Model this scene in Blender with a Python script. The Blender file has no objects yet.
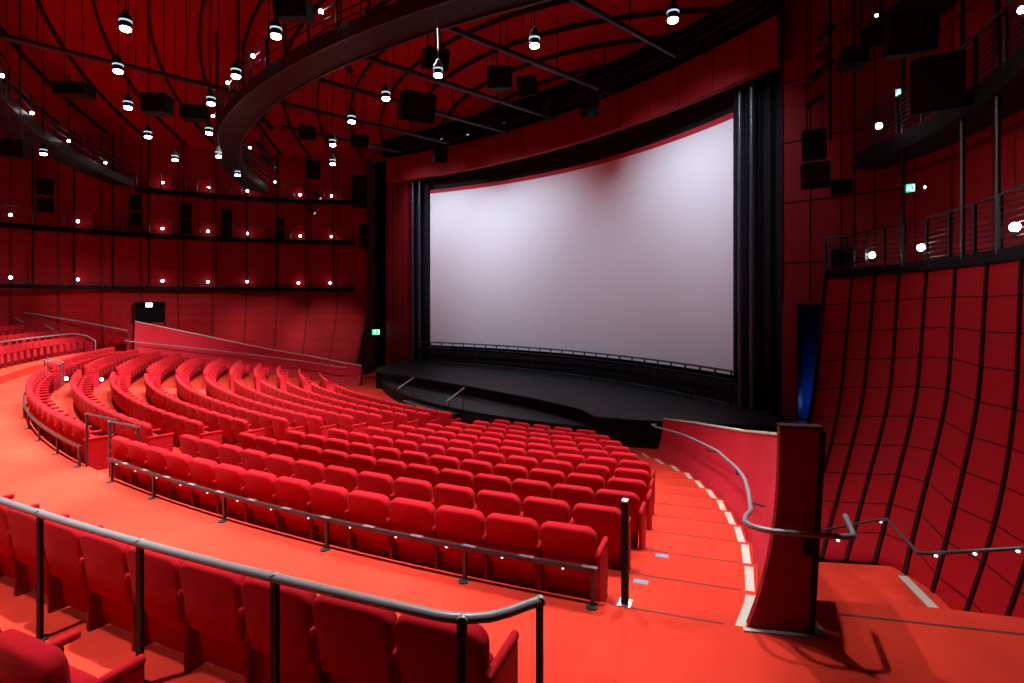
import bpy, bmesh, math, random
from mathutils import Vector, Matrix
random.seed(7)
sc = bpy.context.scene
col = sc.collection
rad, deg = math.radians, math.degrees
EYE = 3.1                      # camera height over the cross aisle (z = 0)
F = 560.0
CX, CY = 12.9, 38.8            # common centre of all the seat rows
AX = (-.735, -.678)            # from that centre along the hall's axis towards the audience
LT = (.678, -.735)             # to the right of the hall as seen facing the stage
A0 = 31.0                      # the round room's centre on the axis
RW = 21.0

# ------------------------------------------------------------------ geometry helpers
def AL(a, l, z=0.0):
    return Vector((CX + a*AX[0] + l*LT[0], CY + a*AX[1] + l*LT[1], z))
def PO(R, p, z=0.0):
    return Vector((CX + R*math.cos(rad(p)), CY + R*math.sin(rad(p)), z))
def UN(px, py, z):             # where the sight line through a picture point meets height z
    d = (EYE - z)*F/(py - 302.0)
    return Vector(((px-512)*d/F, d, z))
def UD(px, py, d):
    return Vector(((px-512)*d/F, d, EYE - (py-302.0)*d/F))
def RO(rho, psi, z=0.0):       # polar about the room's centre, psi 0 = towards the stage, + = right
    return AL(A0 - rho*math.cos(rad(psi)), rho*math.sin(rad(psi)), z)
def mir(p):                    # mirror image across the hall's axis
    v = Vector((p[0]-CX, p[1]-CY)); a = v.x*AX[0]+v.y*AX[1]; l = v.x*LT[0]+v.y*LT[1]
    return AL(a, -l, p[2])
def frange(a, b, n):
    return [a + (b-a)*i/n for i in range(n+1)]

class MB:
    """collects shapes of one mesh"""
    def __init__(s): s.v = []; s.f = []; s.m = []; s.uv = {}
    def add(s, vs, fs, mi=0):
        o = len(s.v); s.v += [tuple(v) for v in vs]
        for f in fs: s.f.append(tuple(i+o for i in f)); s.m.append(mi)
        return o
    def box(s, c, sx, sy, sz, rz=0.0, mi=0, M=None):
        vs = [Vector((x*sx/2, y*sy/2, z*sz/2)) for z in (-1,1) for y in (-1,1) for x in (-1,1)]
        R = M if M is not None else Matrix.Rotation(rz, 3, 'Z')
        vs = [R @ v + Vector(c) for v in vs]
        s.add(vs, [(0,2,3,1),(4,5,7,6),(0,1,5,4),(2,6,7,3),(0,4,6,2),(1,3,7,5)], mi)
    def bar(s, p, q, w, h, mi=0):          # box between two points, w across (horizontal), h upright
        p, q = Vector(p), Vector(q); d = q-p; L = d.length
        if L < 1e-6: return
        y = d/L; up = Vector((0,0,1))
        if abs(y.z) > .95: up = Vector((0,1,0))
        x = y.cross(up).normalized(); z = x.cross(y)
        M = Matrix((x, y, z)).transposed()
        s.box((p+q)/2, w, L, h, M=M, mi=mi)
    def tube(s, pts, r, n=8, mi=0, closed=False):
        pts = [Vector(p) for p in pts]; N = len(pts); rings = []
        prev = None
        for i, p in enumerate(pts):
            if closed: t = pts[(i+1) % N] - pts[i-1]
            else: t = pts[min(i+1, N-1)] - pts[max(i-1, 0)]
            t.normalize()
            if prev is None:
                u = t.cross(Vector((0,0,1)))
                if u.length < .1: u = t.cross(Vector((0,1,0)))
            else:
                u = prev - t*prev.dot(t)
            u.normalize(); prev = u; w = t.cross(u)
            rr = r[i] if isinstance(r, (list, tuple)) else r
            rings.append([p + (u*math.cos(2*math.pi*k/n) + w*math.sin(2*math.pi*k/n))*rr for k in range(n)])
        vs = [v for ring in rings for v in ring]; fs = []
        for i in range(N if closed else N-1):
            j = (i+1) % N
            for k in range(n): fs.append((i*n+k, i*n+(k+1) % n, j*n+(k+1) % n, j*n+k))
        if not closed:
            fs.append(tuple(range(n))[::-1]); fs.append(tuple((N-1)*n+k for k in range(n)))
        s.add(vs, fs, mi)
    def lathe(s, prof, n=16, c=(0,0,0), mi=0, M=None):
        vs = []; fs = []
        for r, z in prof:
            for k in range(n):
                v = Vector((r*math.cos(2*math.pi*k/n), r*math.sin(2*math.pi*k/n), z))
                if M is not None: v = M @ v
                vs.append(v + Vector(c))
        for i in range(len(prof)-1):
            for k in range(n): fs.append((i*n+k, i*n+(k+1) % n, (i+1)*n+(k+1) % n, (i+1)*n+k))
        fs.append(tuple(range(n))[::-1]); fs.append(tuple((len(prof)-1)*n+k for k in range(n)))
        s.add(vs, fs, mi)
    def sweep(s, rows, closed=True, caps=True, mi=0):  # rows: list of cross-sections of equal length
        n = len(rows[0]); vs = [v for r in rows for v in r]; fs = []
        for i in range(len(rows)-1):
            for k in range(n if closed else n-1):
                j = (k+1) % n
                fs.append((i*n+k, i*n+j, (i+1)*n+j, (i+1)*n+k))
        if closed and caps:
            fs.append(tuple(range(n))[::-1]); fs.append(tuple((len(rows)-1)*n+k for k in range(n)))
        s.add(vs, fs, mi)
    def prism(s, poly, z0, z1, mi=0):      # polygon in plan (list of xy), extruded
        n = len(poly)
        vs = [(p[0], p[1], z0) for p in poly] + [(p[0], p[1], z1) for p in poly]
        fs = [tuple(range(n))[::-1], tuple(range(n, 2*n))]
        for i in range(n): j = (i+1) % n; fs.append((i, j, n+j, n+i))
        s.add(vs, fs, mi)
    def slab(s, w, h, t, rt, rb, bev, M, mi=0, seg=5, wb=None):
        """upholstered slab: rounded rectangle in local xz (x -w/2..w/2, z 0..h), thickness t along y, soft edges"""
        def outline(ins):
            pts = []; wt = w/2; wbt = (wb if wb else w)/2
            for cx, cz, r, a0 in ((wbt, 0, rb, -90), (wt, h, rt, 0), (-wt, h, rt, 90), (-wbt, 0, rb, 180)):
                sx = 1 if cx > 0 else -1; sz = 1 if cz > 0 else -1
                ox, oz = cx - sx*r, cz - sz*r; rr = max(r-ins, .002)
                if r - ins < .002: ox, oz = cx - sx*(ins+.002), cz - sz*(ins+.002)
                for k in range(seg+1):
                    a = rad(a0 + 90*k/seg); pts.append((ox+rr*math.cos(a), oz+rr*math.sin(a)))
            return pts
        loops = []
        for k in range(4): a = rad(90*k/3); loops.append((bev*(1-math.sin(a)), -t/2 + bev*(1-math.cos(a))))
        for k in range(4): a = rad(90*k/3); loops.append((bev*(1-math.cos(a)), t/2 - bev*(1-math.sin(a))))
        rows = []
        for ins, y in loops: rows.append([M @ Vector((x, y, z)) for x, z in outline(ins)])
        # a slightly domed centre front and back
        s.sweep(rows, True, True, mi)
    def build(s, name, mat, parent=None, smooth=False, bevel=0.0):
        me = bpy.data.meshes.new(name); me.from_pydata(s.v, [], s.f)
        mats = mat if isinstance(mat, (list, tuple)) else [mat]
        for m in mats: me.materials.append(m)
        if len(mats) > 1:
            me.polygons.foreach_set('material_index', s.m)
        if s.uv:
            lay = me.uv_layers.new(name='UVMap')
            for poly in me.polygons:
                for li in poly.loop_indices:
                    lay.data[li].uv = s.uv.get(me.loops[li].vertex_index, (0, 0))
        bm = bmesh.new(); bm.from_mesh(me)
        bmesh.ops.recalc_face_normals(bm, faces=bm.faces)
        if bevel: bmesh.ops.bevel(bm, geom=[e for e in bm.edges], offset=bevel, segments=2, affect='EDGES', clamp_overlap=True)
        bm.to_mesh(me); bm.free()
        if smooth:
            me.polygons.foreach_set('use_smooth', [True]*len(me.polygons))
            try: me.set_sharp_from_angle(angle=rad(48))
            except Exception: pass
        me.update()
        o = bpy.data.objects.new(name, me); col.objects.link(o)
        if parent is not None: o.parent = parent
        return o

def grid(fn, us, vs, name, mat, uvfn=None, parent=None, thick=0.0, tdir=None):
    b = MB(); n = len(vs)
    for i, u in enumerate(us):
        for j, v in enumerate(vs):
            b.v.append(tuple(fn(u, v))); b.uv[len(b.v)-1] = uvfn(u, v) if uvfn else (u, v)
    for i in range(len(us)-1):
        for j in range(n-1):
            b.f.append((i*n+j, (i+1)*n+j, (i+1)*n+j+1, i*n+j+1)); b.m.append(0)
    o = b.build(name, mat, parent)
    if thick:
        md = o.modifiers.new('thickness', 'SOLIDIFY'); md.thickness = thick; md.offset = tdir if tdir is not None else -1
    return o

def empty(name, loc=(0,0,0), rz=0.0):
    o = bpy.data.objects.new(name, None); o.empty_display_size = .2
    o.location = loc; o.rotation_euler = (0, 0, rz); col.objects.link(o); return o
def tag(o, label=None, cat=None, group=None, kind=None):
    if label: o['label'] = label
    if cat: o['category'] = cat
    if group: o['group'] = group
    if kind: o['kind'] = kind
    return o
def struct(o): o['kind'] = 'structure'; return o
def copy_tree(o, parent=None):
    c = o.copy(); col.objects.link(c); c.parent = parent
    for ch in o.children: copy_tree(ch, c)
    return c
ORD = ['first','second','third','fourth','fifth','sixth','seventh','eighth','ninth','tenth','eleventh','twelfth','thirteenth',
       'fourteenth','fifteenth','sixteenth','seventeenth','eighteenth','nineteenth','twentieth','twenty-first','twenty-second',
       'twenty-third','twenty-fourth','twenty-fifth','twenty-sixth']

# ------------------------------------------------------------------ materials
def mat(name, rgb, rough=.6, metal=0.0, var=0.0, scale=8.0, spec=.5, sheen=0.0, bump=0.0, bscale=200.0, coat=0.0):
    m = bpy.data.materials.new(name); m.use_nodes = True; nt = m.node_tree; b = nt.nodes['Principled BSDF']
    b.inputs['Base Color'].default_value = (*rgb, 1); b.inputs['Roughness'].default_value = rough
    b.inputs['Metallic'].default_value = metal; b.inputs['Specular IOR Level'].default_value = spec
    if sheen:
        b.inputs['Sheen Weight'].default_value = sheen; b.inputs['Sheen Roughness'].default_value = .45
        b.inputs['Sheen Tint'].default_value = (1, .25, .25, 1)
    tc = nt.nodes.new('ShaderNodeTexCoord')
    if var:
        n = nt.nodes.new('ShaderNodeTexNoise'); n.inputs['Scale'].default_value = scale; n.inputs['Detail'].default_value = 4
        nt.links.new(tc.outputs['Object'], n.inputs['Vector'])
        r = nt.nodes.new('ShaderNodeValToRGB')
        r.color_ramp.elements[0].position = .3; r.color_ramp.elements[1].position = .7
        r.color_ramp.elements[0].color = (*[c*(1-var) for c in rgb], 1)
        r.color_ramp.elements[1].color = (*[min(1, c*(1+var)) for c in rgb], 1)
        nt.links.new(n.outputs['Fac'], r.inputs['Fac']); nt.links.new(r.outputs['Color'], b.inputs['Base Color'])
    if bump:
        n2 = nt.nodes.new('ShaderNodeTexNoise'); n2.inputs['Scale'].default_value = bscale
        nt.links.new(tc.outputs['Object'], n2.inputs['Vector'])
        bp = nt.nodes.new('ShaderNodeBump'); bp.inputs['Strength'].default_value = bump; bp.inputs['Distance'].default_value = .004
        nt.links.new(n2.outputs['Fac'], bp.inputs['Height']); nt.links.new(bp.outputs['Normal'], b.inputs['Normal'])
    return m
def emit(name, rgb, strength):
    m = bpy.data.materials.new(name); m.use_nodes = True; nt = m.node_tree
    nt.nodes.remove(nt.nodes['Principled BSDF'])
    e = nt.nodes.new('ShaderNodeEmission'); e.inputs['Color'].default_value = (*rgb, 1); e.inputs['Strength'].default_value = strength
    nt.links.new(e.outputs[0], nt.nodes['Material Output'].inputs['Surface']); return m
def panel_mat(name, rgb, line, wu=.06, wv=.02, rough=.65):
    """panelled wall: dark joints where the surface's own u or v coordinate is whole"""
    m = mat(name, rgb, rough, spec=.10); nt = m.node_tree; b = nt.nodes['Principled BSDF']; L = nt.links
    uv = nt.nodes.new('ShaderNodeUVMap'); sp = nt.nodes.new('ShaderNodeSeparateXYZ'); L.new(uv.outputs['UV'], sp.inputs[0])
    outs = []
    for ax, w in (('X', wu), ('Y', wv)):
        pp = nt.nodes.new('ShaderNodeMath'); pp.operation = 'PINGPONG'; pp.inputs[1].default_value = .5
        L.new(sp.outputs[ax], pp.inputs[0])
        lt = nt.nodes.new('ShaderNodeMath'); lt.operation = 'LESS_THAN'; lt.inputs[1].default_value = w/2
        L.new(pp.outputs[0], lt.inputs[0]); outs.append(lt)
    mx = nt.nodes.new('ShaderNodeMath'); mx.operation = 'MAXIMUM'; L.new(outs[0].outputs[0], mx.inputs[0]); L.new(outs[1].outputs[0], mx.inputs[1])
    mix = nt.nodes.new('ShaderNodeMix'); mix.data_type = 'RGBA'
    nz = nt.nodes.new('ShaderNodeTexNoise'); nz.inputs['Scale'].default_value = .6; tc = nt.nodes.new('ShaderNodeTexCoord'); L.new(tc.outputs['Object'], nz.inputs['Vector'])
    rp = nt.nodes.new('ShaderNodeValToRGB'); rp.color_ramp.elements[0].color = (*[c*.88 for c in rgb], 1); rp.color_ramp.elements[1].color = (*[c*1.12 for c in rgb], 1)
    L.new(nz.outputs['Fac'], rp.inputs['Fac']); L.new(rp.outputs['Color'], mix.inputs[6])
    mix.inputs[7].default_value = (*line, 1); L.new(mx.outputs[0], mix.inputs[0]); L.new(mix.outputs[2], b.inputs['Base Color'])
    return m

M = {}
M['carpet'] = mat('red_carpet', (.47, .029, .016), .95, var=.2, scale=.9, spec=.1, bump=.5, bscale=160)
M['seat'] = mat('seat_velvet', (.31, .004, .010), .9, var=.07, scale=14, spec=.08, sheen=.06, bump=.25, bscale=350)
M['seat_dark'] = mat('seat_panel_red', (.17, .003, .007), .8, spec=.15)
M['wall'] = panel_mat('wall_panels', (.24, .0015, .005), (.11, .001, .002), .07, .05)
M['bowl'] = panel_mat('bowl_panels', (.27, .002, .006), (.045, .001, .002), .0, .045)
M['front'] = panel_mat('front_panels', (.30, .003, .008), (.05, .001, .002), .03, .02)
M['ceil'] = mat('ceiling_red', (.27, .001, .002), .85, var=.1, scale=.4, spec=.1)
M['balus'] = mat('balustrade_red', (.40, .004, .020), .7, var=.05, scale=1.5, spec=.3)
M['balus_end'] = mat('balustrade_end_red', (.20, .005, .010), .55, spec=.3)
M['black'] = mat('black_metal', (.006, .0055, .007), .65, spec=.25)
M['steel'] = mat('dark_steel', (.022, .021, .026), .45, metal=.5)
M['rail'] = mat('grey_handrail', (.20, .22, .24), .42, metal=.25)
M['darkrail'] = mat('dark_rail', (.05, .05, .06), .4, metal=.5)
M['plate'] = mat('brushed_plate', (.5, .5, .52), .35, metal=.9)
M['rib'] = mat('dark_rib', (.022, .0015, .002), .75, spec=.1)
M['strip'] = mat('pale_strip', (.36, .35, .32), .7, spec=.3)
M['nosing'] = mat('dark_nosing', (.05, .008, .008), .8)
M['screen'] = mat('screen_white', (.80, .78, .82), .9, spec=.1)
M['redband'] = mat('screen_red_edge', (.45, .012, .03), .8)
M['drape'] = mat('black_drape', (.006, .005, .008), .75, spec=.25)
M['drape'].node_tree.nodes['Principled BSDF'].inputs['Sheen Weight'].default_value = .0
M['stage'] = mat('stage_black', (.008, .0078, .0105), .55, var=.15, scale=2.0, spec=.35)
M['stage_face'] = mat('stage_face_black', (.002, .002, .002), .8, spec=.15)
M['speaker'] = mat('speaker_black', (.004, .0035, .0045), .75, spec=.12)
M['grille'] = mat('speaker_grille', (.005, .0045, .005), .85, spec=.1)
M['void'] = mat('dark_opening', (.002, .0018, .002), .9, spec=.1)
M['blue'] = mat('blue_backing', (.02, .06, .25), .8)
M['edge'] = mat('catwalk_edge', (.004, .0035, .0045), .8, spec=.12)
M['satin'] = mat('fold_sheen', (.035, .034, .06), .35, spec=.6)  # sheen of the curtain folds put into the colour
M['cable'] = mat('black_cable', (.01, .01, .01), .6)
M['globe'] = emit('globe_glow', (1, .93, .95), 28)
M['lens'] = emit('lens_glow', (1, .97, .96), 40)
M['ring'] = emit('ring_glow', (.6, .85, 1), .9)
M['led'] = emit('led_glow', (1, .93, .92), 4)
M['aisle_lamp'] = emit('aisle_lamp_glow', (1, .95, .92), 30)
M['green'] = emit('exit_green', (.02, .8, .3), 2.2)
M['pict'] = emit('exit_white', (.75, 1, .85), 5)
M['marker'] = emit('light_spot_glow', (.5, .75, 1), .7)  # light spots on the treads, put in as glowing plates

# ------------------------------------------------------------------ camera
cam = bpy.data.cameras.new('camera'); cam.sensor_width = 36; cam.lens = F/1024*36
cam.shift_y = -(341.5-302)/1024; cam.clip_end = 300; cam.clip_start = .05
co = bpy.data.objects.new('camera', cam); co.location = (0, 0, EYE); co.rotation_euler = (rad(90), 0, 0)
col.objects.link(co); sc.camera = co

# ------------------------------------------------------------------ floor, terraces, stairs
NOS, PIT, RISE = 35.12, 1.03, .14
base_pts = [(35.6, 252.0), (35.1, 252.25), (34.3, 252.6), (33.2, 252.75), (32.0, 252.85), (31.0, 252.8), (28.8, 252.45), (27.5, 251.9), (25.8, 251.0), (24.6, 249.8), (23.6, 248.5), (22.6, 247.2)]
def phi_base(R):
    b = base_pts
    if R >= b[0][0]: return b[0][1]
    for (r0, p0), (r1, p1) in zip(b, b[1:]):
        if r1 <= R <= r0: return p0 + (p1-p0)*(r0-R)/(r0-r1)
    return b[-1][1]
def floor_z(R):                       # height of the raked floor at radius R
    if R >= NOS: return 0.0
    return -RISE*min(12, int((NOS-R)/PIT)+1)
def rake(R):                          # the slope through the nosings
    return -RISE*max(0.0, min(12.0, (NOS-R)/PIT))
def annulus(b, r0, r1, p0, p1, zt, zb, n):
    rows = []
    for p in frange(p0, p1, n):
        rows.append([PO(r0, p, zb), PO(r1, p, zb), PO(r1, p, zt), PO(r0, p, zt)])
    b.sweep(rows)

fl = MB()
annulus(fl, NOS, 37.2, 186, 250.6, 0, -.5, 90)
# right end of the cross aisle, up to the edge of the stairwell by the right wall
poly = [PO(NOS, p)[:2] for p in (250.6, 251.2, 251.8, 252.3)] + [(2.42, 5.55), (3.15, 5.82), (4.26, 5.69), (5.3, 5.42), (6.6, 5.0), (7.2, 3.0), (6.5, -.5), (1.2, -.3)] + [PO(37.2, 250.6)[:2]]
fl.prism(poly, -.12, 0)
floor = struct(fl.build('floor', M['carpet']))

te = MB()
for k in range(11):
    r1 = NOS - PIT*k; r0 = NOS - PIT*(k+1); z = -RISE*(k+1)
    pe = phi_base((r0+r1)/2) + deg(.25/r1)
    annulus(te, r0, r1-.001, 445.4-pe, pe, z, z-.6, 80)
annulus(te, 3.0, NOS-PIT*11-.001, 150, 285, -RISE*12, -RISE*12-.5, 60)
terr = struct(te.build('floor_terraces', M['carpet']))

up = MB()
annulus(up, 36.72, 38.549, 186, 250.7, .30, -.4, 90)
for p0, p1, hs in ((186, 232, (.62, .98, 1.36)), (232, 248.4, (.30, .95, 1.36))):
    for r0, r1, z in ((38.55, 39.85, hs[0]), (39.85, 41.1, hs[1]), (41.1, 43.5, hs[2])):
        annulus(up, r0, r1-.001, p0, p1-.001, z, -.4, 60)
uppr = struct(up.build('floor_upper_terraces', M['carpet']))

ns = MB()                              # dark nosing lines over the right-hand steps
for k in range(12):
    r = NOS - PIT*k; z = -RISE*k
    pe = phi_base(r) - .25
    rows = []
    for p in frange(250.25 if k else 250.2, pe, 6):
        rows.append([PO(r-.004, p, z-.03), PO(r+.018, p, z-.03), PO(r+.018, p, z+.003), PO(r-.004, p, z+.003)])
    ns.sweep(rows)
ns_p = [(Vector((3.25, 5.56, 0)), Vector((5.35, 5.09, 0)))]
for p, q in ns_p: ns.bar(p, q, .035, .006)
struct(ns.build('trim_step_nosings', M['nosing']))
for side in (0,):
    st = MB()
    for k in range(12):
        R0, R1 = NOS-PIT*k-.01, NOS-PIT*(k+1)+.12
        if k == 0: R0 = NOS-.01
        z = floor_z((R0+R1)/2)
        rows = []
        for R in frange(R0, R1, 4):
            p = phi_base(R)
            q0, q1 = PO(R, p-deg(.10/R), z), PO(R, p, z)
            if side: q0, q1 = mir(q0), mir(q1)
            rows.append([q0, q1, q1+Vector((0,0,.012)), q0+Vector((0,0,.012))])
        st.sweep(rows)
    struct(st.build('trim_step_edge', M['strip']))

# the stairwell by the right wall: a lower landing reached by steps that the floor's edge hides
ld = MB()
LZ = -2.2
ld.prism([(4.3, 9.2), (7.5, 9.2), (8.4, 10.6), (7.55, 11.25), (6.25, 11.42), (5.2, 11.45)], LZ-.2, LZ)
for i in range(10):
    y0 = .34*i; z = -.22*(i+1)
    ld.prism([(3.15, 5.80+y0), (4.26, 5.67+y0), (5.3, 5.40+y0), (7.9, 4.75+y0), (7.9, 5.09+y0), (5.3, 5.74+y0), (4.26, 6.01+y0), (3.15, 6.14+y0)], z-.25, z)
struct(ld.build('floor_landing', M['carpet']))
ls = MB()
e0, e1 = UN(903, 577, LZ), UN(936, 611, LZ)
dirn = (e1-e0).normalized(); nrm = Vector((-dirn.y, dirn.x, 0))
ls.bar(e0 + Vector((0,0,.01)), e1 + Vector((0,0,.01)), .16, .02)
struct(ls.build('trim_landing_edge', M['strip']))

# ------------------------------------------------------------------ right bowl wall (curved, leaning out)
ribs_px = [  # top, points down, foot
    [(826,276.6),(814,400),(800,462),(770,560)],
    [(853,275.7),(841.6,400),(829,458),(797,556)],
    [(875.8,273.3),(864,400),(850,454),(822,559)],
    [(900,271.7),(891,400),(877,450),(846.5,561)],
    [(927.6,269),(918,400),(900,470),(875.5,563)],
    [(956.5,265.7),(949,400),(922,504),(905,575)],
    [(988.3,261.7),(980.5,400),(968,458),(947,545),(928,612)],
    [(1023,256.7),(1018,400),(1005,491),(989,553),(958,640)],
    [(1062,249.5),(1058,400),(1044,510),(1024,578),(988,676)],
    [(1108,241),(1104,400),(1086,540),(1066,610),(1024,720)],
    [(1165,230),(1160,400),(1140,560),(1115,650),(1065,775)],
    [(1240,215),(1234,400),(1210,590),(1180,690),(1120,850)],
]
CR = .80
def interp(pts, y):
    for (x0, y0), (x1, y1) in zip(pts, pts[1:]):
        if y <= y1: return x0 + (x1-x0)*(y-y0)/(y1-y0)
    return pts[-1][0]
def smooth_path(pts, n):
    ys = frange(pts[0][1], pts[-1][1], n); xs = [interp(pts, y) for y in ys]
    for _ in range(6):
        xs = [xs[0]] + [(xs[i-1]+2*xs[i]+xs[i+1])/4 for i in range(1, n)] + [xs[-1]]
    return list(zip(xs, ys))
NR = 24
rib3 = []
for i, rp in enumerate(ribs_px):
    (xt, yt), (xf, yf) = rp[0], rp[-1]
    dT = CR*F/(302-yt); dF = (EYE-LZ)*F/(yf-302)
    dF = [13.6,13.1,12.6,12.1,11.55,10.9,10.15,9.2,8.0,6.85,5.75,4.7][i]
    P = []
    for j, (x, y) in enumerate(smooth_path(rp, NR)):
        s = 1 - j/NR; g = 1-(1-s)**1.7
        P.append(UD(x, y, dF+(dT-dF)*g))
    rib3.append(P)
wb = MB()
for i, P in enumerate(rib3):
    for j, p in enumerate(P): wb.v.append(tuple(p)); wb.uv[len(wb.v)-1] = (i+.5, 10.0*j/NR)
for i in range(len(rib3)-1):
    for j in range(NR): wb.f.append((i*(NR+1)+j, (i+1)*(NR+1)+j, (i+1)*(NR+1)+j+1, i*(NR+1)+j+1)); wb.m.append(0)
wall_right = struct(wb.build('wall_right', M['bowl'], smooth=True))
md = wall_right.modifiers.new('thickness', 'SOLIDIFY'); md.thickness = .12; md.offset = 1
RC = AL(A0, 0)
for i, P in enumerate(rib3):
    rb = MB(); rows = []
    for j, p in enumerate(P):
        t = (P[min(j+1, NR)] - P[max(j-1, 0)]).normalized()
        q = rib3[min(i+1, len(rib3)-1)][j] - rib3[max(i-1, 0)][j]; q.normalize()
        n = t.cross(q).normalized()
        if n.dot(Vector((0, 0, EYE)) - p) < 0: n = -n
        w = .045
        rows.append([p-q*w-n*.05, p+q*w-n*.05, p+q*w+n*.045, p-q*w+n*.045])
    rb.sweep(rows); o = rb.build('rib', M['rib'], wall_right)

# ------------------------------------------------------------------ left wall, upper walls, ceiling
def wl(u, v):   # u degrees about the room's centre, v height; leans in a little under the lowest catwalk
    r = RW + .1 - (max(0, 4.0-v)**1.6)*.24*max(0, min(1, (u+93)/9)) + max(0, -90-u)*.06
    return RO(r, u, v)
us = frange(-128, -47.6, 60)
wall_left = struct(grid(wl, us, [-2, -1, 0, 1, 2, 3, 4.0, 7, 10, 13.4], 'wall_left', M['wall'],
      lambda u, v: (rad(u)*RW/1.95, v/.58)))
wr = struct(grid(lambda u, v: RO(RW+.35, u, v), frange(42, 92, 30), [3.7, 7, 10, 13.4], 'wall_right_upper', M['wall'],
      lambda u, v: (rad(u)*RW/1.6, v/3.4)))
def ceil_z(p):
    rho = (Vector(p[:2]) - RC.to_2d()).length
    return 13.0 + 1.7*(1-(rho/21.6)**2)
def cf(u, v):
    p = RO(v, u); p.z = ceil_z(p); return p
ceiling = struct(grid(cf, frange(0, 360, 72), [.01, 3, 6, 9, 12, 15, 18, 20, 21.7], 'ceiling', M['ceil']))
for R in [16.2+1.75*i for i in range(17)]:
    runs = []; cur = []
    for p in frange(150, 290, 140):
        q = PO(R, p)
        if (q.to_2d()-RC.to_2d()).length < 21.0 and q.y > -1.5:
            q.z = ceil_z(q) - .1; cur.append(q)
        elif cur: runs.append(cur); cur = []
    if cur: runs.append(cur)
    for c in runs:
        if len(c) < 4: continue
        rb = MB()
        rows = []
        for i, q in enumerate(c):
            t = (c[min(i+1, len(c)-1)]-c[max(i-1, 0)]); t.z = 0; t.normalize(); s_ = Vector((t.y, -t.x, 0))*.038; h = Vector((0,0,.10))
            rows.append([q-s_-h, q+s_-h, q+s_+h, q-s_+h])
        rb.sweep(rows); rb.build('rib', M['rib'], ceiling)

# vertical rods and ribs on the left wall
for u in frange(-124, -54, 14):
    rb = MB(); rb.box(RO(RW-.02, u, 8.6), .07, .07, 9.2, rz=0); rb.build('rib', M['rib'], wall_left)

# front wall around the screen
def fw(name, l0, l1, a, z0, z1, n=4):
    return struct(grid(lambda u, v: AL(a, u, v), frange(l0, l1, n), [z0, z1], name, M['front'], lambda u, v: (u/1.5, v/1.2)))
b = MB()   # right of the screen, with the stage door cut through
AFR = 16.4
def wallbox(b, l0, l1, z0, z1, a=AFR, t=.25):
    p = [AL(a, l0), AL(a, l1), AL(a-t, l1), AL(a-t, l0)]
    b.prism([q[:2] for q in p], z0, z1)
dl0, dl1 = 12.62, 13.42; dzt = 3.02
wallbox(b, 12.12, dl0, -1.7, 13.6); wallbox(b, dl1, 17.5, -1.7, 13.6); wallbox(b, dl0, dl1, dzt, 13.6)
wallr = struct(b.build('wall_front_right', mat('front_right_red', (.16, .002, .005), .7, spec=.2)))
b = MB()
for l in (12.15, 13.0, 13.9, 14.8): b.box(AL(AFR+.01, l, 8.3), .03, .03, 10.4, rz=math.atan2(LT[1], LT[0]))
for z in (4.4, 6.4, 8.4, 10.4): b.bar(AL(AFR+.01, 11.9, z), AL(AFR+.01, 16.8, z), .03, .03)
b.build('panel_joint', M['rib'], wallr)
b = MB(); dv = AL(AFR-1.6, (dl0+dl1)/2, 0)
b.prism([AL(AFR-1.5, dl0-1.6)[:2], AL(AFR-1.5, dl1+1.2)[:2], AL(AFR-1.6, dl1+1.2)[:2], AL(AFR-1.6, dl0-1.6)[:2]], -1.0, 3.4)
struct(b.build('wall_backstage', M['blue']))
b = MB()
for l in (dl0, dl1): b.box(AL(AFR-.1, l, (dzt-.75)/2), .05, .34, dzt+.75, rz=math.atan2(LT[1], LT[0]))
b.bar(AL(AFR-.1, dl0, dzt), AL(AFR-.1, dl1, dzt), .34, .05)
struct(b.build('door_1', M['black']))
b = MB(); wallbox(b, -14.0, -11.15, -1.7, 13.6, a=16.3)
walll = struct(b.build('wall_front_left', mat('front_left_red', (.16, .002, .005), .7, spec=.2)))
b = MB()
for l in frange(-13.7, -11.2, 4): b.box(AL(16.31, l, 7.6), .03, .03, 11.5, rz=math.atan2(LT[1], LT[0]))
b.bar(AL(16.31, -14, 2.9), AL(16.31, -10.9, 2.9), .03, .04); b.build('panel_joint', M['rib'], walll)
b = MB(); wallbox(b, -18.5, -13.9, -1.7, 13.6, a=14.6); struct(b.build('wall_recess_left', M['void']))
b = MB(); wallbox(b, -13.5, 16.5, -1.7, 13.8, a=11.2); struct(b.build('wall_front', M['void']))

# header band over the screen (concave in plan) and black soffit truss over it
def head_a(l): return 15.2 + 2.05*(l/12.28)**2
b = MB(); rows = []
for l in frange(-12.28, 12.28, 24):
    a = head_a(l); rows.append([AL(a, l, 10.80), AL(a, l, 12.38), AL(a-.35, l, 12.38), AL(a-.35, l, 10.80)])
b.sweep(rows)
header = struct(b.build('wall_header', mat('header_red', (.20, .002, .004), .7, var=.12, scale=.5, spec=.2)))
b = MB()
for l in frange(-11.3, 11.3, 14): b.bar(AL(head_a(l)+.012, l, 10.82), AL(head_a(l)+.012, l, 12.36), .014, .016)
b.build('panel_joint', M['rib'], header)
b = MB()
for dz, da in ((12.55, .35), (12.95, .35), (12.55, .8), (12.95, .8)):
    b.tube([AL(head_a(l)+da, l, dz) for l in frange(-12.4, 12.2, 24)], .05, 6)
for i, l in enumerate(frange(-12.2, 12.0, 34)):
    a = head_a(l); b.tube([AL(a+.35, l, 12.55), AL(a+.35, l+.35, 12.95)], .025, 5); b.tube([AL(a+.8, l, 12.55), AL(a+.8, l+.35, 12.95)], .025, 5); b.tube([AL(a+.35, l, 12.55), AL(a+.8, l+.3, 12.55)], .025, 5)
tr = b.build('lighting_truss', M['black']); tag(tr, 'long curved black lattice truss above the red header over the screen', 'truss')
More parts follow.
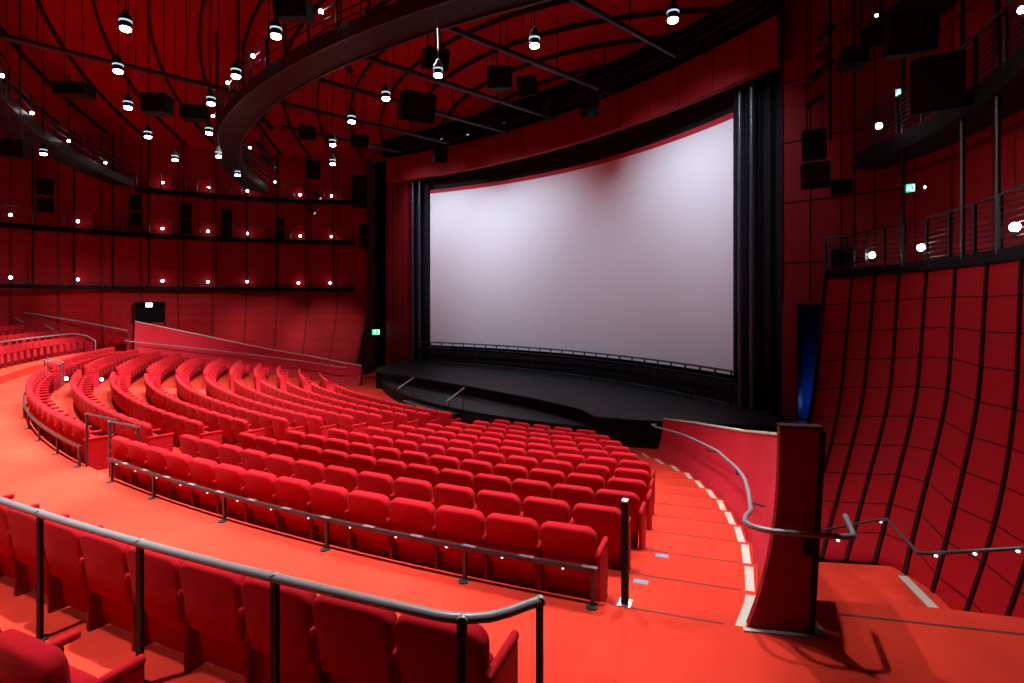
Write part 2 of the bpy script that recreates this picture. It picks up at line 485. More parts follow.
b = MB(); rows = []
for l in frange(-12.3, 12.3, 24):
    a = head_a(l); rows.append([AL(a-.1, l, 12.4), AL(a+.2, l, 12.4), AL(a+.2, l, 13.9), AL(a-.1, l, 13.9)])
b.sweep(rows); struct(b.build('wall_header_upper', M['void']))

# ------------------------------------------------------------------ screen, masking, stage
def scr_a(l): return 13.45 + 2.0*(l/9.96)**2
root = empty('projection_screen', AL(13.45, 0, .36)); inv = -Vector(root.location)
def off(o, r=root):
    o.location = -Vector(r.location); return o
g = grid(lambda u, v: AL(scr_a(u), u, v), frange(-9.96, 9.96, 40), frange(.36, 10.0, 6), 'screen_surface', M['screen'], parent=root); off(g)
b = MB(); rows = []
for l in frange(-9.98, 9.98, 40):
    a = scr_a(l); rows.append([AL(a+.02, l, 10.0), AL(a+.02, l, 10.22), AL(a-.05, l, 10.22), AL(a-.05, l, 10.0)])
b.sweep(rows); off(b.build('top_border', M['redband'], root))['label'] = 'red band along the top of the screen'
tag(root, 'huge curved blank white cinema screen above the black stage', 'screen')
b = MB(); rows = []
for l in frange(-9.95, 9.95, 40):
    a = 13.2 + 2.0*(l/9.96)**2; rows.append([AL(a, l, 10.1), AL(a, l, 13), AL(a-.1, l, 13), AL(a-.1, l, 10.1)])
b.sweep(rows); tag(b.build('masking_drape', M['drape']), 'wide black masking drape hanging above the top of the screen', 'drape')
for sgn, lab in ((1, 'tall black pleated masking curtain at the right edge of the screen'), (-1, 'tall black pleated masking curtain at the left edge of the screen')):
    b = MB(); n = 60; rows = []
    for i in range(n+1):
        t = i/n; l = 9.99 + 2.35*t
        a = 15.45 + .75*t + .14*math.sin(t*2*math.pi*5.0)
        pf = AL(a, sgn*l); rows.append([Vector((pf.x, pf.y, z)) for z in (-.75, 2, 5, 8, 12.2)])
    b.sweep(rows, closed=False)
    o = b.build('masking_curtain', M['drape'], smooth=True); tag(o, lab, 'curtain')
    md = o.modifiers.new('thickness', 'SOLIDIFY'); md.thickness = .04
# two tubes on each side that stand in for sheen on the folds
for sgn, side in ((1, 'right'), (-1, 'left')):
    for l, w in ((10.45, 'nearest the screen'), (10.95, 'farther from the screen')):
        b = MB(); b.tube([AL(15.45+.75*(l-9.99)/2.35+.32, sgn*l, z) for z in (-.74, 3, 7, 11)], .09, 14)
        tag(b.build('fold_sheen_tube', M['satin'], smooth=True), f'upright tube standing in for fold sheen on the {side} masking curtain, {w}', 'tube')

SZ = -.75
lip = [(-12.4,16.36),(-10.8,18.2),(-9.3,19.6),(-8.3,20.25),(-7,20.2),(-4,19.95),(0,19.85),(4,19.95),(6.6,20.3),(7.8,20.95),(9.0,20.4),(10.6,19.4),(12.5,17.9),(13.3,16.5)]
b = MB(); poly = [AL(a, l)[:2] for l, a in lip] + [AL(16.5, 11.6)[:2], AL(11.6, 11.6)[:2], AL(11.6, -10.7)[:2], AL(16.36, -10.7)[:2]]
stage = empty('stage', AL(18, 0, -1.68))
b.prism(poly, SZ-.05, SZ); off(b.build('stage_top', M['stage'], stage), stage)
b = MB(); poly = [AL(a-.03, l*.998)[:2] for l, a in lip] + [AL(16.5, 11.55)[:2], AL(11.65, 11.55)[:2], AL(11.65, -10.65)[:2], AL(16.36, -10.65)[:2]]
b.prism(poly, -1.68, SZ-.05); off(b.build('stage_fascia', M['stage_face'], stage), stage)
tag(stage, 'wide black main stage under the cinema screen', 'stage')
ap = empty('stage_apron', AL(21.5, 0, -1.68))
def apa(l): return 22.25 - (.027 if l < 1 else .032)*(l-1)**2
arc = [(l, apa(l)) for l in frange(-8.4, 7.6, 24)]
bl = [(7.6, 20.88), (6.6, 20.33), (4, 19.98), (0, 19.88), (-4, 19.98), (-7, 20.22), (-8.3, 20.0)]
b = MB(); b.prism([AL(a, l)[:2] for l, a in arc] + [AL(a, l)[:2] for l, a in bl], -1.2, -1.15); off(b.build('apron_top', M['stage'], ap), ap)
b = MB(); b.prism([AL(a-.03, l*.997)[:2] for l, a in arc] + [AL(a+.0, l*.995)[:2] for l, a in bl], -1.68, -1.2); off(b.build('apron_fascia', M['stage_face'], ap), ap)
tag(ap, 'lower curved dark grey apron platform in front of the main stage', 'stage')
sst = empty('stage_stairs', AL(22.6, -1.9, -1.68))
for i in range(2):
    z = -1.68+.18*(i+1); b = MB(); rows = []
    for l in frange(-2.0, 2.0, 10):
        a0 = apa(l); a1 = a0 + .7 - .35*i
        rows.append([AL(a0, l, -1.68), AL(a1, l, -1.68), AL(a1, l, z), AL(a0, l, z)])
    b.sweep(rows); off(b.build('step', M['stage'], sst), sst)
    b = MB(); rows = []
    for l in frange(-2.0, 2.0, 10):
        a1 = apa(l) + .7 - .35*i
        rows.append([AL(a1-.05, l, z), AL(a1+.005, l, z), AL(a1+.005, l, z+.008), AL(a1-.05, l, z+.008)])
    b.sweep(rows); o = off(b.build('nosing', mat('grey_nosing', (.16, .18, .17), .5), sst), sst)
tag(sst, 'low black steps in front of the stage apron, between two slanting handrails', 'steps')
for l, lab in ((-2.0, 'small slanting handrail on the stage steps, the left one'), (2.0, 'small slanting handrail on the stage steps, the right one')):
    a0 = apa(l)
    h = empty('stage_handrail', AL(a0+.5, l, -1.68))
    b = MB(); b.tube([AL(a0+.62, l, -.76), AL(a0-.22, l, -.34)], .03, 8); off(b.build('rail', M['plate'], h), h)
    for a, z0, z1 in ((a0+.55, -1.50, -.74), (a0-.15, -1.15, -.38)):
        b = MB(); b.tube([AL(a, l, z0), AL(a, l, z1)], .022, 8); off(b.build('post', M['steel'], h), h)
    tag(h, lab, 'handrail', 'handrails of the stage steps')

sr = empty('screen_railing', AL(14.2, 0, SZ))
def sra(l): return scr_a(l)*1.0 + .55
b = MB()
for z in (.58, .26): b.tube([AL(sra(l), l, z) for l in frange(-10.4, 10.4, 30)], .04 if z > .3 else .025, 6)
b.tube([AL(sra(l), l, SZ+.12) for l in frange(-10.4, 10.4, 30)], .03, 6)
off(b.build('rail', M['darkrail'], sr), sr)
for i, l in enumerate(frange(-10.2, 10.2, 26)):
    b = MB(); b.box(AL(sra(l), l, .42), .06, .06, .32); off(b.build('baluster', M['steel'], sr), sr)
for i, l in enumerate(frange(-10.2, 10.2, 10)):
    b = MB(); b.box(AL(sra(l)+.04, l, (SZ+.26)/2), .05, .05, .26-SZ); off(b.build('post', M['steel'], sr), sr)
tag(sr, 'long low black railing along the bottom edge of the screen', 'railing')
b = MB(); rows = []
for l in frange(-10.6, 10.6, 30): a = scr_a(l)+.12; rows.append([AL(a, l, SZ), AL(a, l, .10), AL(a-.06, l, .10), AL(a-.06, l, SZ)])
b.sweep(rows); tag(b.build('stage_skirt', M['drape']), 'black cloth skirt below the screen behind the railing', 'drape')

# ------------------------------------------------------------------ balustrade walls along the two outer stairs
def bal_h(R):
    # height of the wall above the raked floor
    pts = [(35.6, 1.95), (35.1, 1.92), (34.3, 1.80), (33.2, 1.70), (32.0, 1.60), (31.0, 1.52), (28.8, 1.36), (25.8, 1.22), (23.6, 1.12)]
    for (r0, h0), (r1, h1) in zip(pts, pts[1:]):
        if r1 <= R <= r0: return h0 + (h1-h0)*(r0-R)/(r0-r1)
    return pts[-1][1] if R < 24 else pts[0][1]
def bal_frame(R):
    p = PO(R, phi_base(R)); q = PO(R-.2, phi_base(R-.2)); q0 = PO(R+.2, phi_base(R+.2))
    t = (q-q0).normalized(); n = Vector((t.y, -t.x, 0))   # to the right of the downhill direction
    return p, t, n
def balustrade(side, lab):
    mm = mir if side else (lambda p: p)
    cen = PO(29, phi_base(29), -1.7)
    r = empty('balustrade', mm(cen))
    b = MB(); rows = []; cap = []
    Rs = frange(34.72, 22.7 if side else 23.5, 40)
    for R in Rs:
        p, t, n = bal_frame(R); z = rake(R); h = bal_h(R) + (.22*max(0, (R-28)/7) if side else 0)
        th = .13
        sec = [p + n*(.34*(1-(1-k/8)**2.3)) + Vector((0, 0, z-.16 + (h+.16)*k/8)) for k in range(9)]
        top = sec[-1]
        sec += [top + n*th, p + n*.54 + Vector((0, 0, -.3 if R > 34.6 else z-2.4))]
        rows.append([mm(s) for s in sec])
        u = Vector((0, 0, .035))
        cap.append([mm(top - n*.015), mm(top + n*.10), mm(top + n*.10 + u), mm(top - n*.015 + u)])
    b.sweep(rows); off(b.build('wall_panel', M['balus'], r, smooth=True), r)
    b = MB(); b.sweep(cap); off(b.build('top_cap', M['strip'], r), r)['label'] = 'pale capping strip'
    # broad end panel facing the cross aisle
    R = 35.1; p, t, n = bal_frame(R)
    q0, q1 = Vector((2.24, 5.31, 0)), Vector((2.79, 5.212, 0))
    e = (q1-q0).normalized(); m = Vector((-e.y, e.x, 0)); H = 1.90
    ins, outs = [], []
    for k in range(11):
        z = H*k/10; tt = k/10
        ins.append(q0 + e*(.28*(1-(1-tt)**2.6)) + Vector((0,0,z))); outs.append(q1 + e*(.10*tt) + Vector((0,0,z)))
    def slabp(I, O, y0, y1, name, mt, label=None):
        bb = MB(); rws = []
        for a_, c_ in zip(I, O): rws.append([mm(a_+m*y0), mm(c_+m*y0), mm(c_+m*y1), mm(a_+m*y1)])
        bb.sweep(rws); o = off(bb.build(name, mt, r), r)
        if label: o['label'] = label
        return o
    slabp([i_+Vector((0,0,.02)) for i_ in ins], [o_ - e*.03 + Vector((0,0,.02)) for o_ in outs], 0, .09, 'end_panel', M['balus_end'], 'dark red tapered end panel')
    slabp([o_ - e*.028 for o_ in outs], [o_ + e*.02 for o_ in outs], -.015, .13, 'edge_trim', M['rib'], 'dark edge trim')
    bb = MB(); tp, tq = ins[-1], outs[-1]
    bb.bar(mm(tp+m*.05+Vector((0,0,.03))), mm(tq+m*.05+Vector((0,0,.03))), .13, .025); off(bb.build('end_cap', M['rib'], r), r)
    bb = MB(); bb.bar(mm(q0-m*.035+e*-.05+Vector((0,0,.008))), mm(q1-m*.035+e*.12+Vector((0,0,.008))), .05, .016)
    bb.bar(mm(q1+e*.075+m*-.05+Vector((0,0,.008))), mm(q1+e*.075+m*.40+Vector((0,0,.008))), .10, .016)
    off(bb.build('base_strip', M['strip'], r), r)['label'] = 'pale base strip'
    tag(r, lab, 'balustrade')
    # handrail
    hr = empty('stair_handrail', mm(cen))
    path = []
    p, t, n = bal_frame(23.7); s0 = p + Vector((0,0,rake(23.7)+.93))
    path.append(s0 + t*.25 + n*.15); path.append(s0 + t*.3 + n*.02)
    for R in frange(23.8, 34.3, 34):
        p, t, n = bal_frame(R); path.append(p - n*.05 + Vector((0, 0, rake(R) + .04 + .90)))
    path += [Vector((2.42, 5.80, .88)), Vector((2.31, 5.55, .92)), Vector((2.29, 5.36, .955)), Vector((2.33, 5.24, .975)), Vector((2.42, 5.17, .98)),
             Vector((2.75, 5.10, .98)), Vector((3.0, 5.055, .98)), Vector((3.08, 5.06, .98)), Vector((3.12, 5.12, .98)), Vector((3.30, 5.55, .98))]
    b = MB(); b.tube([mm(q) for q in path], .027, 10); off(b.build('rail', M['rail'], hr, smooth=True), hr)
    for R in (25.0, 28.0, 31.0, 33.3):
        p, t, n = bal_frame(R); z = rake(R)+.93
        b = MB(); b.tube([mm(p - n*.05 + Vector((0,0,z))), mm(p - n*.05 + Vector((0,0,z-.09))), mm(p + n*.13 + Vector((0,0,z-.12)))], .014, 6); off(b.build('bracket', M['darkrail'], hr), hr)
    b = MB(); b.box(mm(Vector((2.72, 5.13, .87))), .07, .03, .19, rz=math.atan2(e.y, e.x)); b.box(mm(Vector((2.72, 5.17, .82))), .05, .1, .05, rz=math.atan2(e.y, e.x)); off(b.build('bracket', M['black'], hr), hr)
    for qx, qy in ((2.95, 5.066), (3.1, 5.15)):
        b = MB(); b.lathe([(.001, -.012), (.012, -.008), (.014, 0), (.001, .006)], 8, mm(Vector((qx, qy, .945)))); off(b.build('led_light', M['led'], hr), hr)
    return r, hr
r, hr = balustrade(0, 'tall red curved balustrade wall beside the right-hand stairs, with dark end panel')
tag(hr, 'grey curving handrail along the right-hand red balustrade, wrapping its dark end', 'handrail')
r, hr = balustrade(1, 'long sloping red balustrade wall at the far left below the exit door')
tag(hr, 'thin grey handrail sloping along the far left balustrade wall', 'handrail')

# handrail with small lamps on the right wall above the stairwell
wh = empty('wall_handrail', (5.5, 6.2, .4))
def wpt(px, py, d): return UD(px, py, d)
wpath = [wpt(820, 531, 11.6), wpt(850, 525, 11.0), wpt(878, 520, 10.4), wpt(887, 519, 10.2), wpt(902, 536, 8.2), wpt(918, 553, 6.9), wpt(930, 553.5, 6.7), wpt(975, 551, 6.3), wpt(1024, 548, 5.95), wpt(1100, 542, 5.5)]
b = MB(); b.tube(wpath, .022, 8); off(b.build('rail', M['darkrail'], wh, smooth=True), wh)
for px, py, d in ((851, 526.5, 10.95), (881, 522, 10.3), (936, 555.5, 6.6), (975, 553.5, 6.28), (1018, 551, 5.97)):
    b = MB(); b.lathe([(.001, -.02), (.016, -.012), (.019, 0), (.001, .01)], 8, wpt(px, py, d)); off(b.build('led_light', M['led'], wh), wh)
tag(wh, 'dark handrail with tiny lamps fixed along the right curved panel wall', 'handrail')

# ------------------------------------------------------------------ rails of the cross aisle
def low_rail(p0, p1, lab, phis, nled):
    r = empty('low_rail', PO(35.23, (p0+p1)/2))
    z = .37
    rows = []
    b = MB()
    for p in frange(p0, p1, 40): rows.append([PO(35.205, p, z-.022), PO(35.25, p, z-.022), PO(35.25, p, z+.022), PO(35.205, p, z+.022)])
    b.sweep(rows); off(b.build('rail', M['darkrail'], r), r)
    for p in phis:
        b = MB(); b.box(PO(35.23, p, z/2), .04, .04, z, rz=rad(p)); b.lathe([(.001, 0), (.06, 0), (.06, .014), (.001, .016)], 14, PO(35.26, p, 0)); off(b.build('post', M['darkrail'], r), r)
    for i in range(nled):
        p = p0 + (p1-p0)*(i+.5)/nled
        b = MB(); b.lathe([(.001, -.013), (.010, -.008), (.012, 0), (.001, .006)], 8, PO(35.24, p, z-.026)); off(b.build('led_light', M['led'], r), r)
        b = MB()
        q0, q1 = p+.32, p+.58
        rows = [[PO(35.2, x, z+.0225), PO(35.255, x, z+.0225), PO(35.255, x, z+.027), PO(35.2, x, z+.027)] for x in (q0, q1)]
        b.sweep(rows); off(b.build('joint_plate', M['rail'], r), r)
    tag(r, lab, 'rail')
low_rail(235.6, 250.0, 'low dark rail with tiny lamps behind the back row of the right block', [249.95, 247.6, 244.4, 241.2, 238.2, 235.8], 13)
low_rail(211.6, 233.4, 'low dark rail behind the back row of the left block, across the aisle gap', [233.3, 231, 228.2, 225.4, 222.6, 219.8, 217, 214.2, 211.7], 0)

def guard(p0, p1, lab, posts, tail):
    r = empty('guard_rail', PO(38.07, (p0+p1)/2, .3)); z = 1.345
    path = [PO(38.07, p, z) for p in frange(p0, p1, 30)] + tail
    b = MB(); b.tube(path, .029, 12); off(b.build('rail', M['rail'], r, smooth=True), r)
    for q, a in posts:
        b = MB(); b.box((q.x, q.y, (.30+z-.02)/2), .052, .03, z-.32, rz=a)
        b.lathe([(.001, .0), (.06, .0), (.06, .012), (.001, .013)], 12, (q.x, q.y, .30)); off(b.build('post', M['black'], r), r)
        b = MB(); b.lathe([(.0292, -.02), (.0302, -.02), (.0302, .02), (.0292, .02)], 12, (q.x, q.y, z), M=Matrix.Rotation(rad(90), 3, 'X')); off(b.build('collar', M['rail'], r), r)
    tag(r, lab, 'railing')
pp = []
for px in (40, 140, 275, 462):
    u = (px-512)/F
    lo, hi = 238.0, 252.0
    for _ in range(50):
        mid = (lo+hi)/2; q = PO(38.07, mid)
        if q.x/q.y < u: lo = mid
        else: hi = mid
    pp.append((PO(38.07, lo), rad(lo+90)))
endp = PO(37.86, 250.35)
tail = [PO(38.06, 249.65, 1.345), PO(38.03, 249.81, 1.345), PO(37.98, 249.95, 1.345), PO(37.90, 250.07, 1.345), PO(37.80, 250.18, 1.345), PO(37.72, 250.28, 1.345)]
ep = PO(37.73, 250.27)
guard(236, 249.53, 'grey tubular guard rail on dark posts in the foreground behind the nearest seats', pp + [(ep, rad(250))] + [(PO(38.07, 239), rad(329))], tail)
tl = [PO(38.07, 191.6, 1.34), PO(37.6, 191.0, 1.2), PO(37.2, 190.9, .9), PO(37.2, 190.9, .02)]
guard(209, 192, 'thin guard rail behind the front row of upper seats at far left', [(PO(38.07, p), rad(p+90)) for p in (208, 204, 200, 196, 192.5)], tl)

def aisle_rail(p, lab, R0=35.12, R1=34.7, z0=0, z1=-.14, flip=False, h=1.0):
    r = empty('aisle_handrail', PO(R0, p, z0))
    b = MB(); b.bar(PO(R0+.02, p, z0+h), PO(R1-.02, p, z1+h-.06), .05, .03); off(b.build('rail', M['rail'], r), r)
    for R, z, t in ((R0, z0 if R0 > NOS else z1, z0+h), (R1, z1, z1+h-.06)):
        b = MB(); b.box(PO(R, p, (z+t)/2), .035, .035, t-z, rz=rad(p)); off(b.build('post', M['darkrail'], r), r)
    tag(r, lab, 'handrail')
aisle_rail(233.5, 'short grey hoop handrail at the left side of the centre aisle head', R0=35.15)
aisle_rail(235.3, 'short grey hoop handrail at the right side of the centre aisle head', R0=35.15)
aisle_rail(211.4, 'small hoop handrail at the far left aisle head, the one nearer the left block', R0=35.15)
aisle_rail(210.35, 'small hoop handrail at the far left aisle head, the one nearer the wing seats', R0=35.15)
for px, py, d, lab in ((20, 320, 30.5, 'small pale handrail by the upper seats, leftmost along the left wall'), (50, 327, 30.8, 'small pale handrail by the upper seats, second along the left wall'), (131, 334, 32.0, 'small pale handrail at the head of the left balustrade')):
    q = UD(px, py, d); r = empty('step_handrail', (q.x, q.y, 0))
    b = MB(); b.bar(q + Vector((-.28, 0, .11)), q + Vector((.28, -.15, -.11)), .05, .05); off(b.build('rail', M['rail'], r), r)
    for s in (-1, 1):
        zt = q.z - s*.09; b = MB(); b.box((q.x+s*.22, q.y-.07-s*.06, zt-.5), .04, .04, 1.0); off(b.build('post', M['darkrail'], r), r)
    tag(r, lab, 'handrail')
# handrail along the left wall behind the upper seats
b = MB(); pts = []
for px, py in ((0, 309.5), (40, 315), (80, 321.5), (130, 331), (137, 333)):
    d = 30.6 + 2.6*px/137; pts.append(UD(px, py, d))
pts.insert(0, UD(-60, 301.5, 29.2))
r = empty('wall_handrail', (pts[2].x, pts[2].y, 2)); b.tube(pts, .03, 8); off(b.build('rail', M['rail'], r), r)
for q in pts[1:-1]:
    b = MB(); b.tube([q, q + Vector((-.12, .12, -.06))], .015, 6); off(b.build('bracket', M['darkrail'], r), r)
tag(r, 'thin sloping grey handrail on the left wall behind the upper seats', 'handrail')

# dark post at the head of the right-hand stairs
q = UN(625, 603.5, 0)
r = empty('barrier_post', q, rad(-22))
b = MB(); b.box((0, 0, .53), .065, .10, 1.04); b.build('post', M['black'], r, bevel=.008)
b = MB(); b.box((0, 0, 1.058), .062, .096, .016); b.build('cap', M['plate'], r)
b = MB(); b.box((0, 0, .006), .13, .16, .012); b.build('base_plate', M['plate'], r)
tag(r, 'slim black upright post on the floor at the head of the right-hand stairs', 'post')
for (px, py, z, lab) in ((641, 582, -.14, 'small glowing plate standing in for a light spot near the black post, the nearer one'), (662, 556, -.28, 'small glowing plate standing in for a light spot near the black post, the farther one')):
    q = UN(px, py, z); b = MB(); b.box((0, 0, .006), .16, .07, .012, rz=rad(-20)); o = b.build('light_spot_plate', M['marker']); o.location = q; tag(o, lab, 'light')

# ------------------------------------------------------------------ seats
SH = .89
def back_mtx(y, z, tilt): return Matrix.Translation((0, y, z)) @ Matrix.Rotation(rad(tilt), 4, 'X')
def seat_proto(endl, endr):
    r = empty('theatre_seat')
    b = MB(); b.slab(.612, .545, .125, .105, .05, .035, back_mtx(.142, .35, 8), wb=.56); b.build('backrest', M['seat'], r, smooth=True)
    b = MB(); b.slab(.565, .40, .05, .03, .03, .02, back_mtx(.215, .04, 6), wb=.53); b.build('back_panel', M['seat'], r, smooth=True)
    b = MB(); b.slab(.52, .43, .12, .06, .07, .04, back_mtx(.325, .19, 9)); b.build('seat_cushion', M['seat'], r, smooth=True)
    def arm(x, n=True):
        b = MB(); b.slab(.056, .06, .50, .025, .02, .02, Matrix.Translation((x, .28, .585))); b.build('armrest', M['seat'], r, smooth=True)
    def leg(x, end=False):
        b = MB()
        if end: b.box((x, .29, .325), .045, .44, .52)
        else: b.box((x, .26, .29), .042, .34, .59)
        if not end: b.box((x, .25, .01), .055, .30, .02)
        else: b.box((x, .29, .035), .05, .40, .07)
        b.build('end_panel' if end else 'leg', M['balus'] if end else M['seat_dark'], r, bevel=.004)
    arm(.318); leg(.318, endr)
    if endl: arm(-.318); leg(-.318, True)
    return r
PR = {'m': seat_proto(False, False), 'l': seat_proto(True, False), 'r': seat_proto(False, True)}
seats = []   # (R, phi, z, type, block, row, index from the right end, n)
def row_seats(R, p0, p1, z, block, row, pitch=.638):
    Rm = R - .15
    span = rad(p1-p0)*Rm - .07; n = max(1, int(span/pitch + .35)); st = (p1-p0)/n
    for i in range(n):
        seats.append(dict(R=R, p=p0+st*(i+.5), z=z, t='l' if i == 0 else ('r' if i == n-1 else 'm'), b=block, row=row, i=n-1-i, n=n))
for k in range(11):
    R = 35.18 - 1.03*k; z = -RISE*(k+1)
    # ends of the right block follow the stairs
    ends = [250, 250.2, 250.3, 250.3, 250.2, 250, 249.3, 248.6, 247.8, 246.6, 245.2]
    lefts = [235.45, 235.8, 236.1, 236.25, 236.4, 236.6, 236.7, 236.8, 236.9, 237.0, 237.0]
    row_seats(R, lefts[k], ends[k], z, 'right', k)
    row_seats(R, 211.85 + .05*k, (233.3 if k == 0 else 233.6 - .06*k), z, 'middle', k)
    row_seats(R, 445.4-ends[k], 445.4-lefts[k], z, 'left', k)
row_seats(37.9, 238.4, 249.85, .30, 'near', 0)
row_seats(37.9, 190.6, 207.6, .30, 'far', 0)
row_seats(39.0, 243.0, 246.85, .32, 'near', 1)
row_seats(39.1, 191.0, 207.6, .62, 'far', 1)
row_seats(40.35, 192.0, 207.6, .98, 'far', 2)
for s in seats:
    q = PO(s['R']-.2, s['p'], s['z']+.6); s['d'] = q.y
    x = 512 + F*q.x/q.y; y = 302 + F*(EYE-q.z)/q.y
    s['vis'] = -45 < x < 1060 and y < 740 and q.y > .5
seats = [s for s in seats if s['vis']]
# rows' outlines as seen from the camera: which show largest
def size(s): return 1/s['d']
seats.sort(key=size, reverse=True)
solo, rest = seats[:300], seats[300:]
def rowname(s):
    k = s['row']; return 'back row' if k == 0 else f'{ORD[k]} row from the back'
def seat_label(s):
    n = ORD[s['i']]; nl = ORD[s['n']-1-s['i']]
    if s['b'] == 'right':
        if s['i'] <= s['n']//2: return f"red seat {n} from the right-hand stairs, {rowname(s)}, right block"
        return f"red seat {nl} from the centre aisle, {rowname(s)}, right block"
    if s['b'] == 'middle':
        if s['i'] <= s['n']//2: return f"red seat {n} from the centre aisle, {rowname(s)}, left block"
        return f"red seat {nl} from the far left aisle, {rowname(s)}, left block"
    if s['b'] == 'left': return f"red seat {n} from the far left aisle, {rowname(s)}, far wing block"
    if s['b'] == 'near':
        if s['row'] == 0: return f"large red seat just before the foreground guard rail, {n} from its right end"
        return f"red seat in the bottom left corner behind the guard rail, {n} from right"
    return f"small red upper seat at far left, {n} from the right, {['front','second','third'][s['row']]} upper row"
used = {k: False for k in PR}
def seat_rot(p):
    f = (-math.cos(rad(p)), -math.sin(rad(p))); return math.atan2(f[1], f[0]) - math.pi/2
for s in solo:
    pr = PR[s['t']]
    o = pr if not used[s['t']] else copy_tree(pr)
    used[s['t']] = True
    o.location = PO(s['R']+.02, s['p'], s['z']); o.rotation_euler = (0, 0, seat_rot(s['p']))
    tag(o, seat_label(s), 'seat', {'right': 'seats of the right block', 'middle': 'seats of the left block', 'left': 'seats of the far wing block', 'near': 'upper seats in the foreground', 'far': 'upper seats at far left'}[s['b']])
# the farthest ones as one object
def merged(s_list, name):
    b = MB(); mats = [M['seat'], M['seat_dark'], M['balus']]; idx = {m.name: i for i, m in enumerate(mats)}
    cache = {}
    for t, pr in PR.items():
        lst = []
        for ch in pr.children:
            me = ch.data
            lst.append(([v.co.copy() for v in me.vertices], [tuple(p.vertices) for p in me.polygons], idx[me.materials[0].name]))
        cache[t] = lst
    for s in s_list:
        MT = Matrix.Translation(PO(s['R']+.02, s['p'], s['z'])) @ Matrix.Rotation(seat_rot(s['p']), 4, 'Z')
        for vs, fs, mi in cache[s['t']]: b.add([MT @ v for v in vs], fs, mi)
    return b.build(name, mats, smooth=True)
if rest:
    o = merged(rest, 'distant_theatre_seats')
    tag(o, 'many small red seats in the farthest rows of the left side', 'seats', kind='stuff')
# small lamps on row-end panels
byrow = {}
def aisle_lamp(R, p, z, lab, r=.045):
    e = empty('aisle_lamp', PO(R, p, z))
    dirp = Vector((-math.sin(rad(p)), math.cos(rad(p)), 0))
    MM = Matrix((PO(1, p)-PO(0, p), Vector((0,0,1)), dirp)).transposed()
    MM = dirp.to_track_quat('Z', 'Y').to_matrix()
    b = MB(); b.lathe([(.001, 0), (r*1.25, 0), (r*1.25, .012), (.001, .012)], 14, M=MM); b.build('housing', M['black'], e)
    b = MB(); b.lathe([(.001, .012), (r, .012), (r*.8, .028), (.001, .032)], 14, M=MM); b.build('lens', M['aisle_lamp'], e)
    tag(e, lab, 'lamp')
aisle_lamp(34.7, 234.05, .06, 'bright small lamp on the end panel of the left block back row', .06)
aisle_lamp(34.7, 211.3-2.0, .12, 'small bright lamp at the far left aisle, wing block back row', .06)
aisle_lamp(33.6, 211.3-2.2, .0, 'small bright lamp at the far left aisle, wing block second row', .06)

# ------------------------------------------------------------------ catwalks
def catwalk(name, pf, lab, rin, rout, angs, z, mats, railh=1.1, bars=9, posts=8, rods=None, dz=.22):
    """pf(r, angle, z) -> point; rin is the side that faces the hall"""
    r = empty(name, pf(rin, (angs[0]+angs[1])/2, z))
    A = frange(angs[0], angs[1], 48)
    b = MB(); b.sweep([[pf(rin, a, z-dz), pf(rout, a, z-dz), pf(rout, a, z), pf(rin, a, z)] for a in A]); off(b.build('deck', M['black'], r), r)
    b = MB(); b.sweep([[pf(rin-.03 if rin < rout else rin+.03, a, z-dz), pf(rin, a, z-dz), pf(rin, a, z+.08), pf(rin-.03 if rin < rout else rin+.03, a, z+.08)] for a in A]); off(b.build('edge_beam', M['edge'], r), r)
    b = MB()
    for i in range(bars):
        zz = z + .14 + (railh-.14)*i/(bars-1) if bars > 1 else z+railh
        b.tube([pf(rin, a, zz) for a in A], .028 if i == bars-1 else .012, 6)
    off(b.build('guard_bars', M['steel'], r), r)
    for a in frange(angs[0], angs[1], posts):
        b = MB(); b.box(pf(rin, a, z+railh/2), .06, .06, railh); off(b.build('post', M['steel'], r), r)
    for a in (rods or []):
        q = pf(rin, a, z); top = ceil_z(q)
        b = MB(); b.tube([q, Vector((q.x, q.y, top))], .045, 8); off(b.build('hanger', M['steel'], r), r)
    tag(r, lab, 'catwalk'); return r
# right wall, two levels above the bowl wall
ZR = [EYE+CR+.12, EYE+CR+3.46, EYE+CR+6.9]
rt = [P[0] for P in rib3]
def rtop(r, a, z):      # a = index along the top edge of the right wall, r = outward offset
    i = max(0, min(len(rt)-2, int(a))); p = rt[i].lerp(rt[i+1], a-i)
    n = (p - RC); n.z = 0; n.normalize()
    q = p + n*r; return Vector((q.x, q.y, z))
catwalk('catwalk', rtop, 'lowest steel catwalk with barred guard rail on top of the right wall', -.05, 1.1, (.05, 10.5), ZR[0], M, posts=13, bars=9, rods=[1.15, 3.2, 5.3, 6.4, 8.3], dz=.16)
catwalk('catwalk', rtop, 'middle steel catwalk with barred guard rail above the right wall', -.15, .8, (1.3, 10.5), ZR[1], M, posts=10, bars=9, dz=.34)
catwalk('catwalk', rtop, 'topmost dark catwalk at the upper right near the ceiling', -.15, .8, (1.6, 10.5), ZR[2], M, posts=10, bars=6, dz=.34)
# left wall: three slim levels
for i, (z, lab) in enumerate(((3.98, 'lowest slim catwalk along the left wall'), (7.2, 'middle slim catwalk along the left wall'), (9.95, 'upper slim catwalk along the left wall'))):
    catwalk('catwalk', RO, lab + ' behind the seats', 20.3 if i else 20.55, 21.0, (-126, -50) if i < 2 else (-86, -50), z, M, posts=20, bars=4 if i else 2, railh=1.0 if i else .25, dz=.16)
